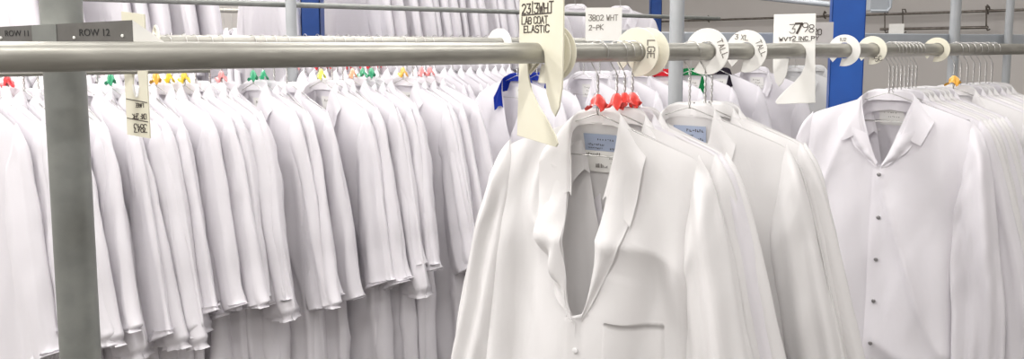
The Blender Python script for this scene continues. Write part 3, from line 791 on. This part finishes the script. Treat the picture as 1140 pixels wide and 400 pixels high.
for nm, b, mm in (('wall_end',(X1,X1+.15,Y0,Y1),'wall'),('wall_back',(X0,X1,Y1,Y1+.15),'wall'),('wall_front',(X0,X1,Y0-.15,Y0),'wall2'),('wall_left',(X0-.15,X0,Y0,Y1),'wall2')):
    mb = MB(); mb.box(*b, 0, CEIL, rm); struct(nm, mb, mm)
mb = MB(); mb.box(X0-.15,X1+.15,Y0-.15,Y1+.15,-.12,0,rm); struct('floor', mb, 'floor')
mb = MB(); mb.box(X0-.15,X1+.15,Y0-.15,Y1+.15,CEIL,CEIL+.12,rm); struct('ceiling', mb, 'ceil')
mb = MB(); mb.box(X1-.02,X1,Y0,Y1,0,.1,rm); struct('baseboard_end', mb, 'wall2')
def rod(pxa, pya, pxb, pyb, off, r, label, m='rod', name='wall_rod', hooks=()):
    a0, b0 = wallpt(pxa, off), wallpt(pxb, off); a = at(pxa, pya, a0.y); b = at(pxb, pyb, b0.y)
    z = (a.z+b.z)/2; a.z = b.z = z; mid = (a+b)/2
    o = thing(name, label, 'rail', mid); mb = MB(); mb.tube([a-mid, b-mid], r, 12); autosmooth(mb.build('rod', M[m], o))
    for px in hooks:
        q = wallpt(px, off); q.z = z; q2 = q - mid
        mb = MB(); n_ = WN
        mb.tube([q2 + n_*-.0 + Vector((0,0,.03)), q2 + n_*.02 + Vector((0,0,.045)), q2 + n_*.035 + Vector((0,0,.02)), q2 + n_*.02 + Vector((0,0,-.01)), q2 + Vector((0,0,-.02))], .008, 8)
        mb.tube([q2 - n_*off + Vector((0,0,.01)), q2 + Vector((0,0,.01))], .007, 8); autosmooth(mb.build('bracket', M[m], o))
    return o
rod(706, 25.5, 1180, 9, .10, .011, 'long slim rail along the end wall', hooks=(789, 918, 1098))
rod(980, 33, 1100, 30, .14, .012, 'dark rod hung low on the end wall behind the white card', hooks=())
for i, (px, y0, y1) in enumerate(((985,14,34),(1005,13,34),(1098,10,31))):
    q = wallpt(px, .12); a = at(px, y0, q.y); b = at(px, y1, q.y); mid = (a+b)/2
    mb = MB(); mb.tube([a-mid+Vector((.03,0,-.01)), a-mid+Vector((.02,0,.02)), a-mid+Vector((-.005,0,.02)), a-mid, b-mid, b-mid+Vector((.01,0,-.02)), b-mid+Vector((.03,0,-.012))], .006, 8)
    o = mb.build('hanging_hook', M['rod'], None, mid); autosmooth(o)
    tag(o, ['dark steel hook at the white card\'s left edge on the end wall', 'dark steel hook at the white card\'s right edge on the end wall', 'dark steel hook at the far right of the hung rod'][i], 'hook')
# pale overhead tray and arm in front of the end wall
a, b = at(845, -3, 4.6), at(926, 5, 4.2); mid = (a+b)/2
mb = MB(); mb.tube([a-mid, b-mid], .016, 14); o = mb.build('overhead_arm', M['beam_paint'], None, mid); autosmooth(o); tag(o, 'pale overhead tube sloping behind the top of the blue upright', 'tube')
c = at(975, 2, 4.0)
mb = MB(); mb.box(-.05,.05,-.05,.05,-.045,.2); mb.tube([(.05,-.055,.2),(.05,-.055,-.03),(.035,-.055,-.05),(-.05,-.055,-.05)], .008, 8)
o = mb.build('junction_box', M['beam_paint'], None, c); tag(o, 'pale grey box at the top edge right of the blue upright', 'box')

# ------------------------------------------------------------------ light and camera
def area(name, x, y, sx, sy, power, col=(1,.975,.955)):
    l = bpy.data.lights.new(name, 'AREA'); l.shape = 'RECTANGLE'; l.size = sx; l.size_y = sy; l.energy = power; l.color = col
    o = bpy.data.objects.new(name, l); C.objects.link(o)
    o.location = rm @ Vector((x, y, CEIL-.06)); o.rotation_euler = (0,0,math.atan2(DY, DX)); return o
n2 = (inv @ ROW2.o).y; n1 = (inv @ ROW1.o).y
for x, k in ((-2.6,1.25),(-.4,1.0),(1.8,.7),(4.0,.4)):
    area('ceiling_tube_and_fill', x, (n1+n2)/2, 1.5, .25, 70*k)
    area('ceiling_tube_and_fill', x, n1-1.0, 1.5, .25, 66*k)
    area('ceiling_tube_and_fill', x, n1-2.6, 1.5, .25, 45*k)  # added fill row behind the camera, lights the coats from the front
    area('ceiling_tube_and_fill', x, n2+.85, 1.5, .25, 80*k)
    area('ceiling_tube_and_fill', x, n2+2.2, 1.5, .25, 100*k)
    area('ceiling_tube_and_fill', x, n2+3.6, 1.5, .25, 60*k)
w = bpy.data.worlds.new('World'); bpy.context.scene.world = w; w.use_nodes = True
w.node_tree.nodes['Background'].inputs[0].default_value = (.9,.92,1,1); w.node_tree.nodes['Background'].inputs[1].default_value = .3
cam = bpy.data.cameras.new('Camera'); co = bpy.data.objects.new('Camera', cam); C.objects.link(co)
cam.sensor_width = 36; cam.lens = F/1140*36; co.location = (0,0,HC); co.rotation_euler = (PI/2 - PITCH, 0, 0)
cam.shift_y = -(200-PPY)/1140; cam.clip_start = .05
sc_ = bpy.context.scene; sc_.camera = co
sc_.view_settings.view_transform = 'Standard'; sc_.view_settings.look = 'None'; sc_.view_settings.gamma = 1; sc_.view_settings.use_curve_mapping = False
sc_.view_settings.exposure = -1.05
